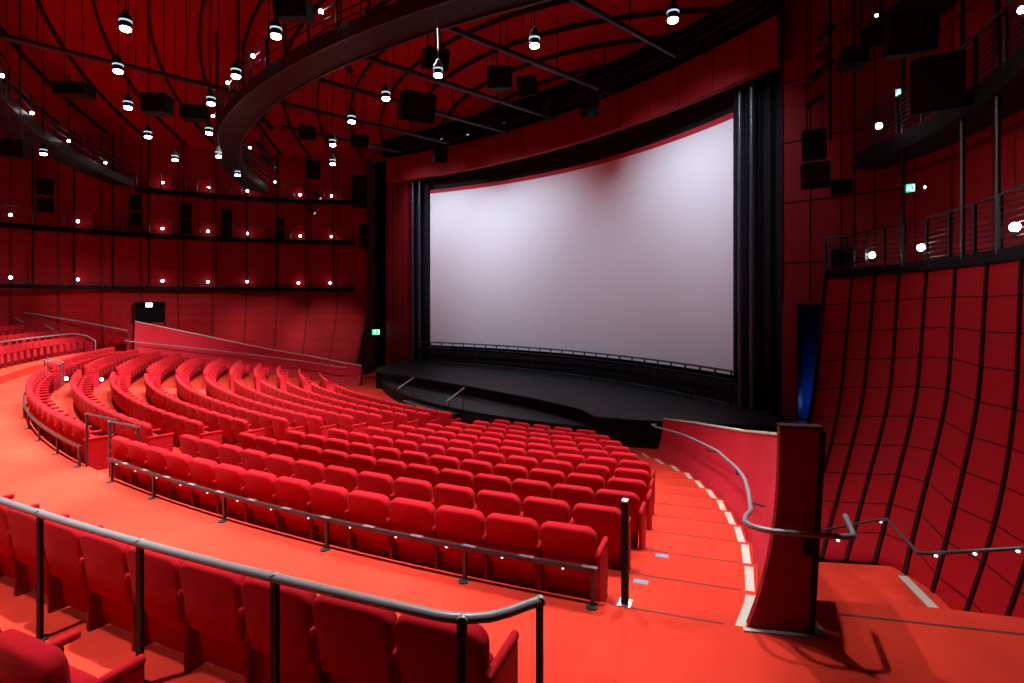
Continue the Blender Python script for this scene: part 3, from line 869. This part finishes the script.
# two curved catwalks hung under the ceiling
def POf(R, p, z): return PO(R, p, z)
def hung(R, angs, lab, nr):
    r = empty('hung_catwalk', PO(R, (angs[0]+angs[1])/2, 10.1)); z = 10.1; A = frange(angs[0], angs[1], 48)
    b = MB(); b.sweep([[PO(R-.46, a, z), PO(R+.46, a, z), PO(R+.46, a, z+.3), PO(R-.46, a, z+.3)] for a in A]); off(b.build('deck', M['deckred'], r), r)
    for rr in (R-.5, R+.5):
        b = MB()
        b.sweep([[PO(rr-.035, a, z-.04), PO(rr+.035, a, z-.04), PO(rr+.035, a, z+.38), PO(rr-.035, a, z+.38)] for a in A])
        off(b.build('edge_beam', M['steel'], r), r)
        b = MB()
        for dz in (.75, 1.05, 1.35): b.tube([PO(rr, a, z+dz) for a in A], .026, 6)
        off(b.build('guard_bars', M['steel'], r), r)
        for a in frange(angs[0], angs[1], nr):
            b = MB(); b.box(PO(rr, a, z+.7), .055, .055, 1.35, rz=rad(a)); off(b.build('post', M['steel'], r), r)
    for a in frange(angs[0]+2, angs[1]-2, nr//4):
        for rr in (R-.5, R+.5):
            q = PO(rr, a, z+1.3); b = MB(); b.tube([q, Vector((q.x, q.y, ceil_z(q)))], .03, 6); off(b.build('hanger', M['steel'], r), r)
    tag(r, lab, 'catwalk'); return r
M['deckred'] = mat('deck_underside', (.0045, .0012, .002), .6, spec=.25)
hung(29.05, (187, 254), 'long curved dark catwalk hung under the ceiling at top left, with lamps', 26)
hung(36.6, (188, 240), 'curved dark catwalk at the left edge, hung nearer the left wall', 22)

# ------------------------------------------------------------------ lamps
def pendant_proto():
    r = empty('pendant_lamp')
    b = MB(); b.lathe([(.04, .42), (.06, .40), (.06, .34), (.10, .31), (.115, .24), (.115, .205), (.001, .205)], 18); b.build('housing', M['black'], r, smooth=True)
    b = MB(); b.lathe([(.114, .205), (.118, .20), (.118, .175), (.114, .17)], 18); b.build('upper_ring', M['ring'], r)
    b = MB(); b.lathe([(.110, .172), (.118, .10), (.118, .062), (.09, .05), (.09, .17)], 18); b.build('neck', M['black'], r)
    b = MB(); b.lathe([(.098, .055), (.104, .045), (.098, .012), (.08, .0), (.08, .015), (.001, .015)], 18); b.build('lens', M['lens'], r)
    return r
pend = [  # px, py, words
 (125.5,30.7),(118,73),(128,109),(148,138),(175,161),(43.5,155),
 (276,38),(236,78),(211,105),(209,134.5),(218.5,157.5),(237.5,176),
 (438,77),(386,100),(351.6,123),(332.7,146),(332.7,165),
 (534.5,47.4),(673,22)]
plab = ['large hanging lamp near the top left, highest of the left lamps','hanging lamp just below the long lighting bar, second of the left curve',
 'hanging lamp between two black boxes at left, third of the left curve','hanging lamp fourth of the left curve, before the dark ribs','hanging lamp lowest of the left curve above the wall',
 'hanging lamp at the far left under the curved catwalk','hanging lamp in front of the long curved catwalk, highest of the second curve','hanging lamp by the outer rail of the curved catwalk, second of the second curve',
 'hanging lamp left of the curved catwalk end, third of the second curve','hanging lamp left of the curved catwalk end, fourth of the second curve','hanging lamp left of the curved catwalk end, fifth of the second curve','lowest hanging lamp under the tip of the curved catwalk',
 'hanging lamp right of the catwalk, highest of the third curve','hanging lamp second of the third curve, amid the lighting bars','hanging lamp third of the third curve, amid the lighting bars','hanging lamp fourth of the third curve, above one other','lowest hanging lamp of the third curve, left of the screen',
 'hanging lamp above the middle of the screen','hanging lamp at the top right, nearest the header']
pl = []
pproto = pendant_proto()
ZP = 8.6
def add_spot(loc, power, size=130, target=None, blend=.6, color=(1, .93, .88), rad_=.1):
    L = bpy.data.lights.new('pendant_or_added_spot', 'SPOT'); L.energy = power; L.spot_size = rad(size); L.spot_blend = blend; L.color = color; L.shadow_soft_size = rad_  # serves the pendants and the added spots without fixtures
    o = bpy.data.objects.new('pendant_or_added_spot', L); o.location = loc
    if target is not None: o.rotation_euler = (Vector(target)-Vector(loc)).to_track_quat('-Z', 'Y').to_euler()
    col.objects.link(o); return o
first = True
PW = 1500
spots = []
for i, (px, py) in enumerate(pend):
    q = UN(px, py, ZP)
    if px == 673: q = UN(px, py, ZP)
    o = pproto if first else copy_tree(pproto); first = False
    o.location = q
    top = ceil_z(q); Rq = math.hypot(q.x-CX, q.y-CY)
    if abs(Rq-29.05) < .6 or abs(Rq-36.6) < .6: top = 10.07
    b = MB(); b.tube([(0, 0, .40), (0, 0, top-q.z)], .012, 6); b.build('cord', M['cable'], o)
    tag(o, plab[i], 'lamp', 'hanging lamps')
    spots.append(q)
# spots without fixtures: the lamp rows carried on overhead, one added at far left
extra = [PO(33.3, 243.5, ZP), PO(33.0, 247.5, ZP), PO(32.4, 251.4, ZP+.6), PO(27, 205, ZP)]
for i, q in enumerate(spots + extra):
    k = 1.3
    if q.x < -9: k = 1.9
    add_spot((q.x, q.y, q.z-.02), PW*k, 84, blend=.8)
# added narrow spots without fixtures that brighten the cross aisle
for p in (197, 205, 213, 220, 226.5, 232.5, 238.2, 243.0, 247.6):
    add_spot(PO(36.5, p, 9.9), 13000 if p < 236 else 11000 if p < 240 else 8000 if p < 245 else 4500, 44, blend=1.0)
# added unseen spots at the long curved catwalk, brightening the side walls
for p, tg, pw in ((197, RO(19.5, -54, .6), 3400), (203, RO(19.5, -66, .8), 4000), (210, RO(20, -78, .8), 4600), (216, RO(20.5, -90, .8), 4600), (222, RO(20.8, -101, .8), 4600)):
    add_spot(PO(28.7, p, 9.95), pw*1.15, 33, tg, 1.0)
add_spot(PO(29.0, 238, 9.95), 3300, 62, (8.6, 9.0, 1.0), 1.0)

def globe_proto():
    r = empty('wall_lamp')
    b = MB(); b.lathe([(.001, -.075), (.04, -.065), (.066, -.035), (.075, 0), (.066, .035), (.04, .065), (.001, .075)], 14); b.build('globe', M['globe'], r, smooth=True)
    b = MB(); b.box((0, 0, -.12), .05, .05, .10); b.build('base', M['black'], r)
    return r
gproto = globe_proto(); gfirst = True
def globe(q, lab, grp, s=1.0):
    global gfirst
    o = gproto if gfirst else copy_tree(gproto); gfirst = False
    o.location = q; o.scale = (s, s, s); tag(o, lab, 'lamp', grp)
def row_hit(px, py, R, d0):
    # where the sight line meets the upright cylinder of radius R about the rows' centre, nearest to depth d0
    u = (px-512)/F; A_ = u*u+1; B_ = -2*(CX*u+CY); C_ = CX*CX+CY*CY-R*R
    q = math.sqrt(max(0, B_*B_-4*A_*C_)); return min(((-B_-q)/(2*A_), (-B_+q)/(2*A_)), key=lambda d: abs(d-d0))
def wall_hit(px, py, rho):
    # distance along the sight line where it meets the round wall of radius rho (far side)
    u = (px-512)/F; ox, oy = -RC.x, -RC.y
    A_ = u*u+1; B_ = 2*(ox*u+oy); C_ = ox*ox+oy*oy-rho*rho
    d = (-B_+math.sqrt(max(0, B_*B_-4*A_*C_)))/(2*A_); return UD(px, py, d)
lw = {1: [(10.5,277.6),(78,279.5),(162.5,281),(208,281.8),(247,281.6),(298.5,283),(330,283)], 2: [(10.5,215),(78,221.5),(162.5,228.5),(208,231.3),(247,233.3),(300,236),(331.5,236.7)],
      3: [(162.5,182.7),(208.5,187.5),(247.5,191),(300,194.7),(331.5,196)]}
for lev, L in lw.items():
    nm = {1: 'lowest', 2: 'middle', 3: 'upper'}[lev]
    for i, (px, py) in enumerate(L):
        globe(wall_hit(px, py, 20.75), f'small round white lamp on the {nm} left catwalk, {ORD[i]} from the left edge' , f'lamps on the {nm} left catwalk')
for i, (px, py, a) in enumerate(((872,255.3,2.0),(921,247.5,3.9),(1015,227,6.6))):
    u = (px-512)/F; d = 1.30*F/(302-py)
    globe(UD(px, py, d+.35), f'bright round lamp behind the lowest right guard rail, {ORD[i]} from the left', 'lamps on the lowest right catwalk', 1.15)
globe(UD(879, 126, 14.6), 'bright round lamp on the middle right catwalk below the green sign', 'lamps on the middle right catwalk', 1.1)
globe(UD(922, 96, 13.2), 'tiny lamp right of the upper green sign', 'lamps on the middle right catwalk', .45)
globe(UD(925, 187, 13.4), 'tiny lamp right of the lower green sign', 'lamps on the lowest right catwalk', .35)
globe(UD(1022, 10, 8.8), 'bright round lamp at the upper right corner', 'lamps on the middle right catwalk', .8)
globe(UD(876.5, 15.5, 14.0), 'small lamp on the topmost right catwalk', 'lamps on the topmost right catwalk', .5)
for i, (px, py, R) in enumerate(((321,11.5,30.0),(253,56,30.0),(227.7,83,30.0),(213,116,30.0),(217,143.5,30.0),(251,124,28.8),(250,147.7,28.8),(275,182,28.8))):
    d = row_hit(px, py, 29.64 if R > 29.2 else 28.46, (11.2-EYE)*F/(302-py))
    globe(UD(px, py, d), f'small round lamp along the rail of the long curved catwalk, {ORD[i]} along it', 'lamps on the long curved catwalk', .85)
for i, (px, py) in enumerate(((2,75.6),(32,113),(68.7,141),(105.5,162.7))):
    d = row_hit(px, py, 36.02, (10.9-EYE)*F/(302-py))
    globe(UD(px, py, d), f'small round lamp on the left-edge hung catwalk, {ORD[i]} from the left', 'lamps on the left-edge catwalk', .85)

# lighting bars running front to back
for l, a0, a1, lab in ((8.8, 25.5, 17.6, 'dark lighting bar under the ceiling at the top right'), (4.9, 26, 16.3, 'dark lighting bar above the middle of the screen'), (1.0, 26.4, 15.7, 'dark lighting bar third from the right under the ceiling'),
                       (-2.2, 26.4, 15.8, 'dark lighting bar fourth from the right under the ceiling'), (-5.9, 38, 17, 'longest dark lighting bar, from the left edge past the curved catwalk'), (-9.4, 25, 18, 'dark lighting bar nearest the left wall')):
    r = empty('lighting_bar', AL(a1, l, 12.1))
    b = MB(); b.tube([AL(a0, l, 12.1), AL(a1, l, 12.1)], .10, 10); off(b.build('bar', M['steel'], r, smooth=True), r)
    n = max(3, int((a0-a1)/3))
    for a in frange(a0-.4, a1+.4, n):
        q = AL(a, l, 12.1); b = MB(); b.tube([q, Vector((q.x, q.y, ceil_z(q)))], .022, 6); off(b.build('hanger', M['black'], r), r)
    tag(r, lab, 'lighting bar', 'lighting bars under the ceiling')

def spotlight(q, target, lab, s=1.0, lit=False):
    r = empty('stage_spotlight', q); v = (Vector(target)-Vector(q)).normalized(); Q = v.to_track_quat('Z', 'Y').to_matrix()
    b = MB(); b.lathe([(.001, -.30*s), (.08*s, -.28*s), (.10*s, -.2*s), (.10*s, .0), (.075*s, .05*s), (.075*s, .22*s), (.11*s, .30*s), (.10*s, .30*s), (.07*s, .22*s), (.001, .22*s)], 14, M=Q); b.build('barrel', M['black'], r, smooth=True)
    b = MB(); b.lathe([(.001, .222*s), (.068*s, .222*s), (.06*s, .235*s), (.001, .24*s)], 12, M=Q); b.build('lens', M['lensdim'] if not lit else M['ring'], r)
    b = MB(); b.tube([Vector((.14*s, 0, 0)), Vector((.14*s, 0, .22*s)), Vector((-.14*s, 0, .22*s)), Vector((-.14*s, 0, 0))], .014*s, 5); b.tube([(0, 0, .2*s), (0, 0, .42*s)], .022*s, 6); b.build('yoke', M['black'], r)
    tag(r, lab, 'spotlight', 'stage spotlights')
M['lensdim'] = emit('lens_faint', (.9, .95, 1), .5)
tgt = AL(18, 0, 0)
for i, (px, py, d, lit, wd) in enumerate(((265,122,21.5,True,'inside the curved catwalk end, upper'),(262,149,24,True,'inside the curved catwalk end, middle'),(270,163,26.5,True,'inside the curved catwalk end, lower'),
      (345,62,19.5,False,'under the underside of the curved catwalk'),(437,36,16,True,'just above a dark tilted box at upper centre'),(440,134,30,False,'left of the screen top, hanging by the header'),
      (548,105,26,True,'on the header truss, third from the right'),(504,116.5,28,True,'on the header truss, fourth from the right'),(467,130,31,True,'on the header truss, leftmost lit one'),(600,95,23,True,'on the header truss, second from the right'),
      (682,55,20.6,True,'on the header truss, rightmost'),(710,42,20,False,'on the header right end, dark'),(318,196,34,False,'before the upper left catwalk'),(312,211,34,False,'below the upper left catwalk'),
      (826,32,17,False,'topmost on the dark mast right of the header'),(824,52,17,False,'second on the dark mast right of the header'),(826,66,17,False,'third on the dark mast right of the header'),(813,80,17,False,'fourth on the dark mast right of the header'),(816,100,17,False,'lowest on the dark mast right of the header'))):
    spotlight(UD(px, py, d), tgt if px < 800 else AL(17, -4, 0), f'small black stage spotlight {wd}', 1.25 if px < 800 else .95, lit)
b = MB(); b.tube([UD(830, 140, 17.1), UD(830, -15, 17.1)], .05, 8); tag(b.build('lighting_mast', M['black']), 'dark upright mast with spotlights right of the red header', 'mast')

# ------------------------------------------------------------------ loudspeakers
def speaker(px0, py0, px1, py1, d, lab, yaw=0.0, pitch=0.0, depth=.6, hang=True, wall=None):
    w = (px1-px0)*d/F; h = (py1-py0)*d/F
    c = UD((px0+px1)/2, (py0+py1)/2, d)
    r = empty('loudspeaker', c, yaw)
    R = Matrix.Rotation(pitch, 3, 'X')
    b = MB(); b.box((0, depth/2, 0), w, depth, h, M=R @ Matrix.Identity(3)); 
    o = b.build('cabinet', M['speaker'], r, bevel=.02)
    b = MB(); b.box(R @ Vector((0, -.006, 0)), w*.9, .014, h*.9, M=R); b.build('grille', M['grille'], r)
    if hang:
        b = MB(); top = ceil_z(c) - c.z
        for s in (-1, 1): b.tube([(s*w*.3, depth*.4, h*.3), (s*w*.3, depth*.4, top)], .012, 5)
        b.build('hanger', M['cable'], r)
    else:
        b = MB(); b.tube([(0, depth, 0), (0, depth+.35, .0)], .04, 6); b.build('bracket', M['black'], r)
    tag(r, lab, 'loudspeaker', 'black loudspeakers')
wc = [((39.7,178,52.5,194),(39.7,197.6,52.5,211.7)),((130.5,195,141,209),(130.5,212.5,141,226)),((181,203.5,191,218),(181,219.5,191,233.5)),((222,209,231.5,222),(222,223.5,231.5,237)),((277,218,284,226.5),(277,228.5,284,240.5)),((359,224,367.5,236),(359,237.5,367.5,248))]
for i, pr in enumerate(wc):
    for j, (x0, y0, x1, y1) in enumerate(pr):
        cxm = (x0+x1)/2; q = wall_hit(cxm, (y0+y1)/2, 19.75); yaw = math.atan2(RC.y-q.y, RC.x-q.x) + math.pi/2
        speaker(x0, y0, x1, y1, q.y, f"black loudspeaker on the left wall, {'upper' if j == 0 else 'lower'} of the {ORD[i]} pair from left", yaw, 0, .35, hang=False)
hs = [((52,81,83,93),16.5,'wide flat black box hung at left, below the lighting bar, leftmost'),((141,92,165,111),18,'wide black box hung at left below the lighting bar, middle'),((180,104,204,118),20,'wide flat black box hung left of the curved catwalk'),
      ((0,138,20,156),19,'black box at the left picture edge under the hung catwalk'),((272,-6,305,12),11.5,'big dark box at the top edge above the curved catwalk'),((425,47,450,66),17,'tilted dark box below a spotlight at upper centre'),
      ((403,91,437,119),18.6,'large tilted dark box right of the curved catwalk'),((351,134,368,146),27,'small dark box hung above left wall, by a lamp'),((299,125,315,138),27,'small dark box near the catwalk end'),
      ((487,65,511,86),20,'square dark box hung above the screen top left'),((516,75,532,93),19.6,'tilted dark box right of the square one above the screen'),((580,98,594,115),23,'tilted dark box against the red header'),
      ((435,147,448,161),31,'dark tilted box left of the screen top'),((307,160,320,177.5),33,'dark box on the upper left wall near the catwalk tip'),((352,175,367,207),36,'tall dark box at the left of the screen wall')]
for i, ((x0, y0, x1, y1), d, lab) in enumerate(hs):
    speaker(x0, y0, x1, y1, d, lab, [0, .1, .2, .3, 0, .4, .5, .2, .3, -.1, -.5, -.4, .4, .3, .3][i], [.0, 0, 0, 0, .2, .3, .3, .1, .1, .1, .35, .3, .3, 0, 0][i], .55)
rs = [((803,129,825,156),15.3,'black loudspeaker by the dark mast right of the screen, upper of two'),((802,161,827,185),14.5,'tilted black loudspeaker right of the screen, lower of two'),((833,179,854,193),17.3,'small black box at the left end of the middle right catwalk'),
      ((834,249,855,265),17.2,'small black box at the left end of the lowest right guard rail'),((915,53,960,106),11.5,'big dark box hung before the middle right catwalk'),((893,8,935,48),12.2,'big dark box high at the upper right'),((845,45,868,62),13.8,'dark box on the topmost right catwalk, left')]
for i, ((x0, y0, x1, y1), d, lab) in enumerate(rs):
    speaker(x0, y0, x1, y1, d, lab, [-.5, -.6, -.4, -.4, -.6, -.4, -.3][i], [0, .35, 0, 0, .25, .2, 0][i], .6, hang=i not in (2, 3))

# ------------------------------------------------------------------ exit signs and the far exit door
def exit_sign(q, w, h, yaw, lab, white=False):
    r = empty('exit_sign', q, yaw)
    b = MB(); b.box((0, .04, 0), w*1.08, .07, h*1.12); b.build('housing', M['black'], r)
    b = MB(); b.box((0, 0, 0), w, .012, h); b.build('face', M['green'] if not white else M['pict'], r)
    b = MB(); s = h; y = -.009
    def pl(pts): 
        o_ = len(b.v); b.add([(x*s+ox, y, z*s) for x, z in pts], [tuple(range(len(pts)))]); b.add([(x*s+ox, y-.004, z*s) for x, z in pts], [tuple(range(len(pts)))[::-1]])
    ox = -w*.12
    pl([(.08*math.cos(t*.7854), .30+.08*math.sin(t*.7854)) for t in range(8)])
    pl([(-.10, .18), (.06, .20), (.04, -.06), (-.10, -.06)]); pl([(.05, .18), (.24, .04), (.20, .0), (.03, .10)]); pl([(-.09, .16), (-.26, .06), (-.24, .0), (-.08, .08)])
    pl([(.04, -.04), (.20, -.14), (.16, -.36), (.10, -.36), (.12, -.16), (-.04, -.08)]); pl([(-.10, -.04), (-.02, -.08), (-.14, -.24), (-.32, -.26), (-.32, -.20), (-.18, -.18)])
    ox = w*.28
    pl([(-.12, .38), (.16, .38), (.16, -.38), (-.12, -.38), (-.12, -.30), (.08, -.30), (.08, .30), (-.12, .30)])
    b.build('pictogram', M['pict'] if not white else M['green'], r)
    tag(r, lab, 'sign')
exit_sign(UD(900, 92.5, 15.2), .20, .2, -.75, 'green lit exit sign high on the middle right catwalk')
exit_sign(UD(910.5, 188, 14.6), .19, .2, -.75, 'green lit exit sign above the lowest right catwalk')
exit_sign(UD(376, 332, 38.3), .50, .34, .4, 'green lit exit sign in the dark recess left of the stage')
dq = wall_hit(150, 312, 20.2)
yaw_d = math.atan2(RC.y-dq.y, RC.x-dq.x) + math.pi/2
dd = empty('door_2', (dq.x, dq.y, 0), yaw_d); dd['kind'] = 'structure'
hw = 13.2*dq.y/F/math.cos(yaw_d)*.72
b = MB(); b.box((0, .12, 1.5), hw*2, .1, 3.1); b.build('door_leaf', M['void'], dd)
b = MB()
for s in (-1, 1): b.box((s*(hw+.04), .05, 1.52), .08, .3, 3.14)
b.box((0, .05, 3.08), hw*2+.16, .3, .08); b.build('door_frame', M['rib'], dd)
exit_sign(UD(149, 305, dq.y-.25), .34, .24, yaw_d, 'pale lit exit sign in the dark doorway of the left wall', white=True)

for l, pw, tg in ((-6, 5200, AL(34, -8, 0)), (1, 5200, AL(33, 2, 0)), (7.5, 5200, AL(33, 10, 0))):  # added unseen spots at the header truss that brighten the seats
    add_spot(AL(17.9, l, 11.7), pw, 62, tg, .9)
add_spot(AL(17.9, 8.2, 11.7), 44000, 36, PO(31, 205, -1), .9)  # added unseen spot that brightens the wing seats
add_spot(PO(40.4, 243.5, 8.6), 3600, 62, blend=.9)  # added unseen spot behind the camera, lifting the near seat backs
add_spot(AL(17.9, 3.6, 11.7), 9000, 40, PO(36, 212, 0), .9)  # added unseen spot that brightens the far left aisle
# ------------------------------------------------------------------ light on the screen and stage door
for l, tl, pw in ((-9.3, -9.2, 1150), (-6.6, -6.4, 950), (-3.6, -3.2, 1050), (-.6, -1.0, 620), (6.2, 6.6, 1050), (9.6, 9.3, 1000)):
    add_spot(AL(19.6 + .012*l*l, l, 11.5), pw*1.15, 88, AL(14.2, tl, 5.9), 1, (.70, .84, 1), .25)  # spots without fixtures near the header, added to light the screen
L = bpy.data.lights.new('stage_door_light', 'POINT'); L.energy = 14; L.color = (.1, .3, 1); L.shadow_soft_size = .1
o = bpy.data.objects.new('stage_door_light', L); o.location = AL(AFR-.9, (dl0+dl1)/2-.1, -.3); col.objects.link(o)

# ------------------------------------------------------------------ world and view
w = bpy.data.worlds.new('world'); sc.world = w; w.use_nodes = True
w.node_tree.nodes['Background'].inputs[0].default_value = (.02, .004, .005, 1); w.node_tree.nodes['Background'].inputs[1].default_value = .3
vs = sc.view_settings; vs.view_transform = 'Standard'; vs.look = 'None'; vs.exposure = 0; vs.gamma = 1
try: vs.use_curve_mapping = False
except Exception: pass
sc.display_settings.display_device = 'sRGB'
try:
    sc.cycles.use_denoising = True; sc.cycles.max_bounces = 6; sc.cycles.diffuse_bounces = 4; sc.cycles.sample_clamp_indirect = 6
except Exception: pass
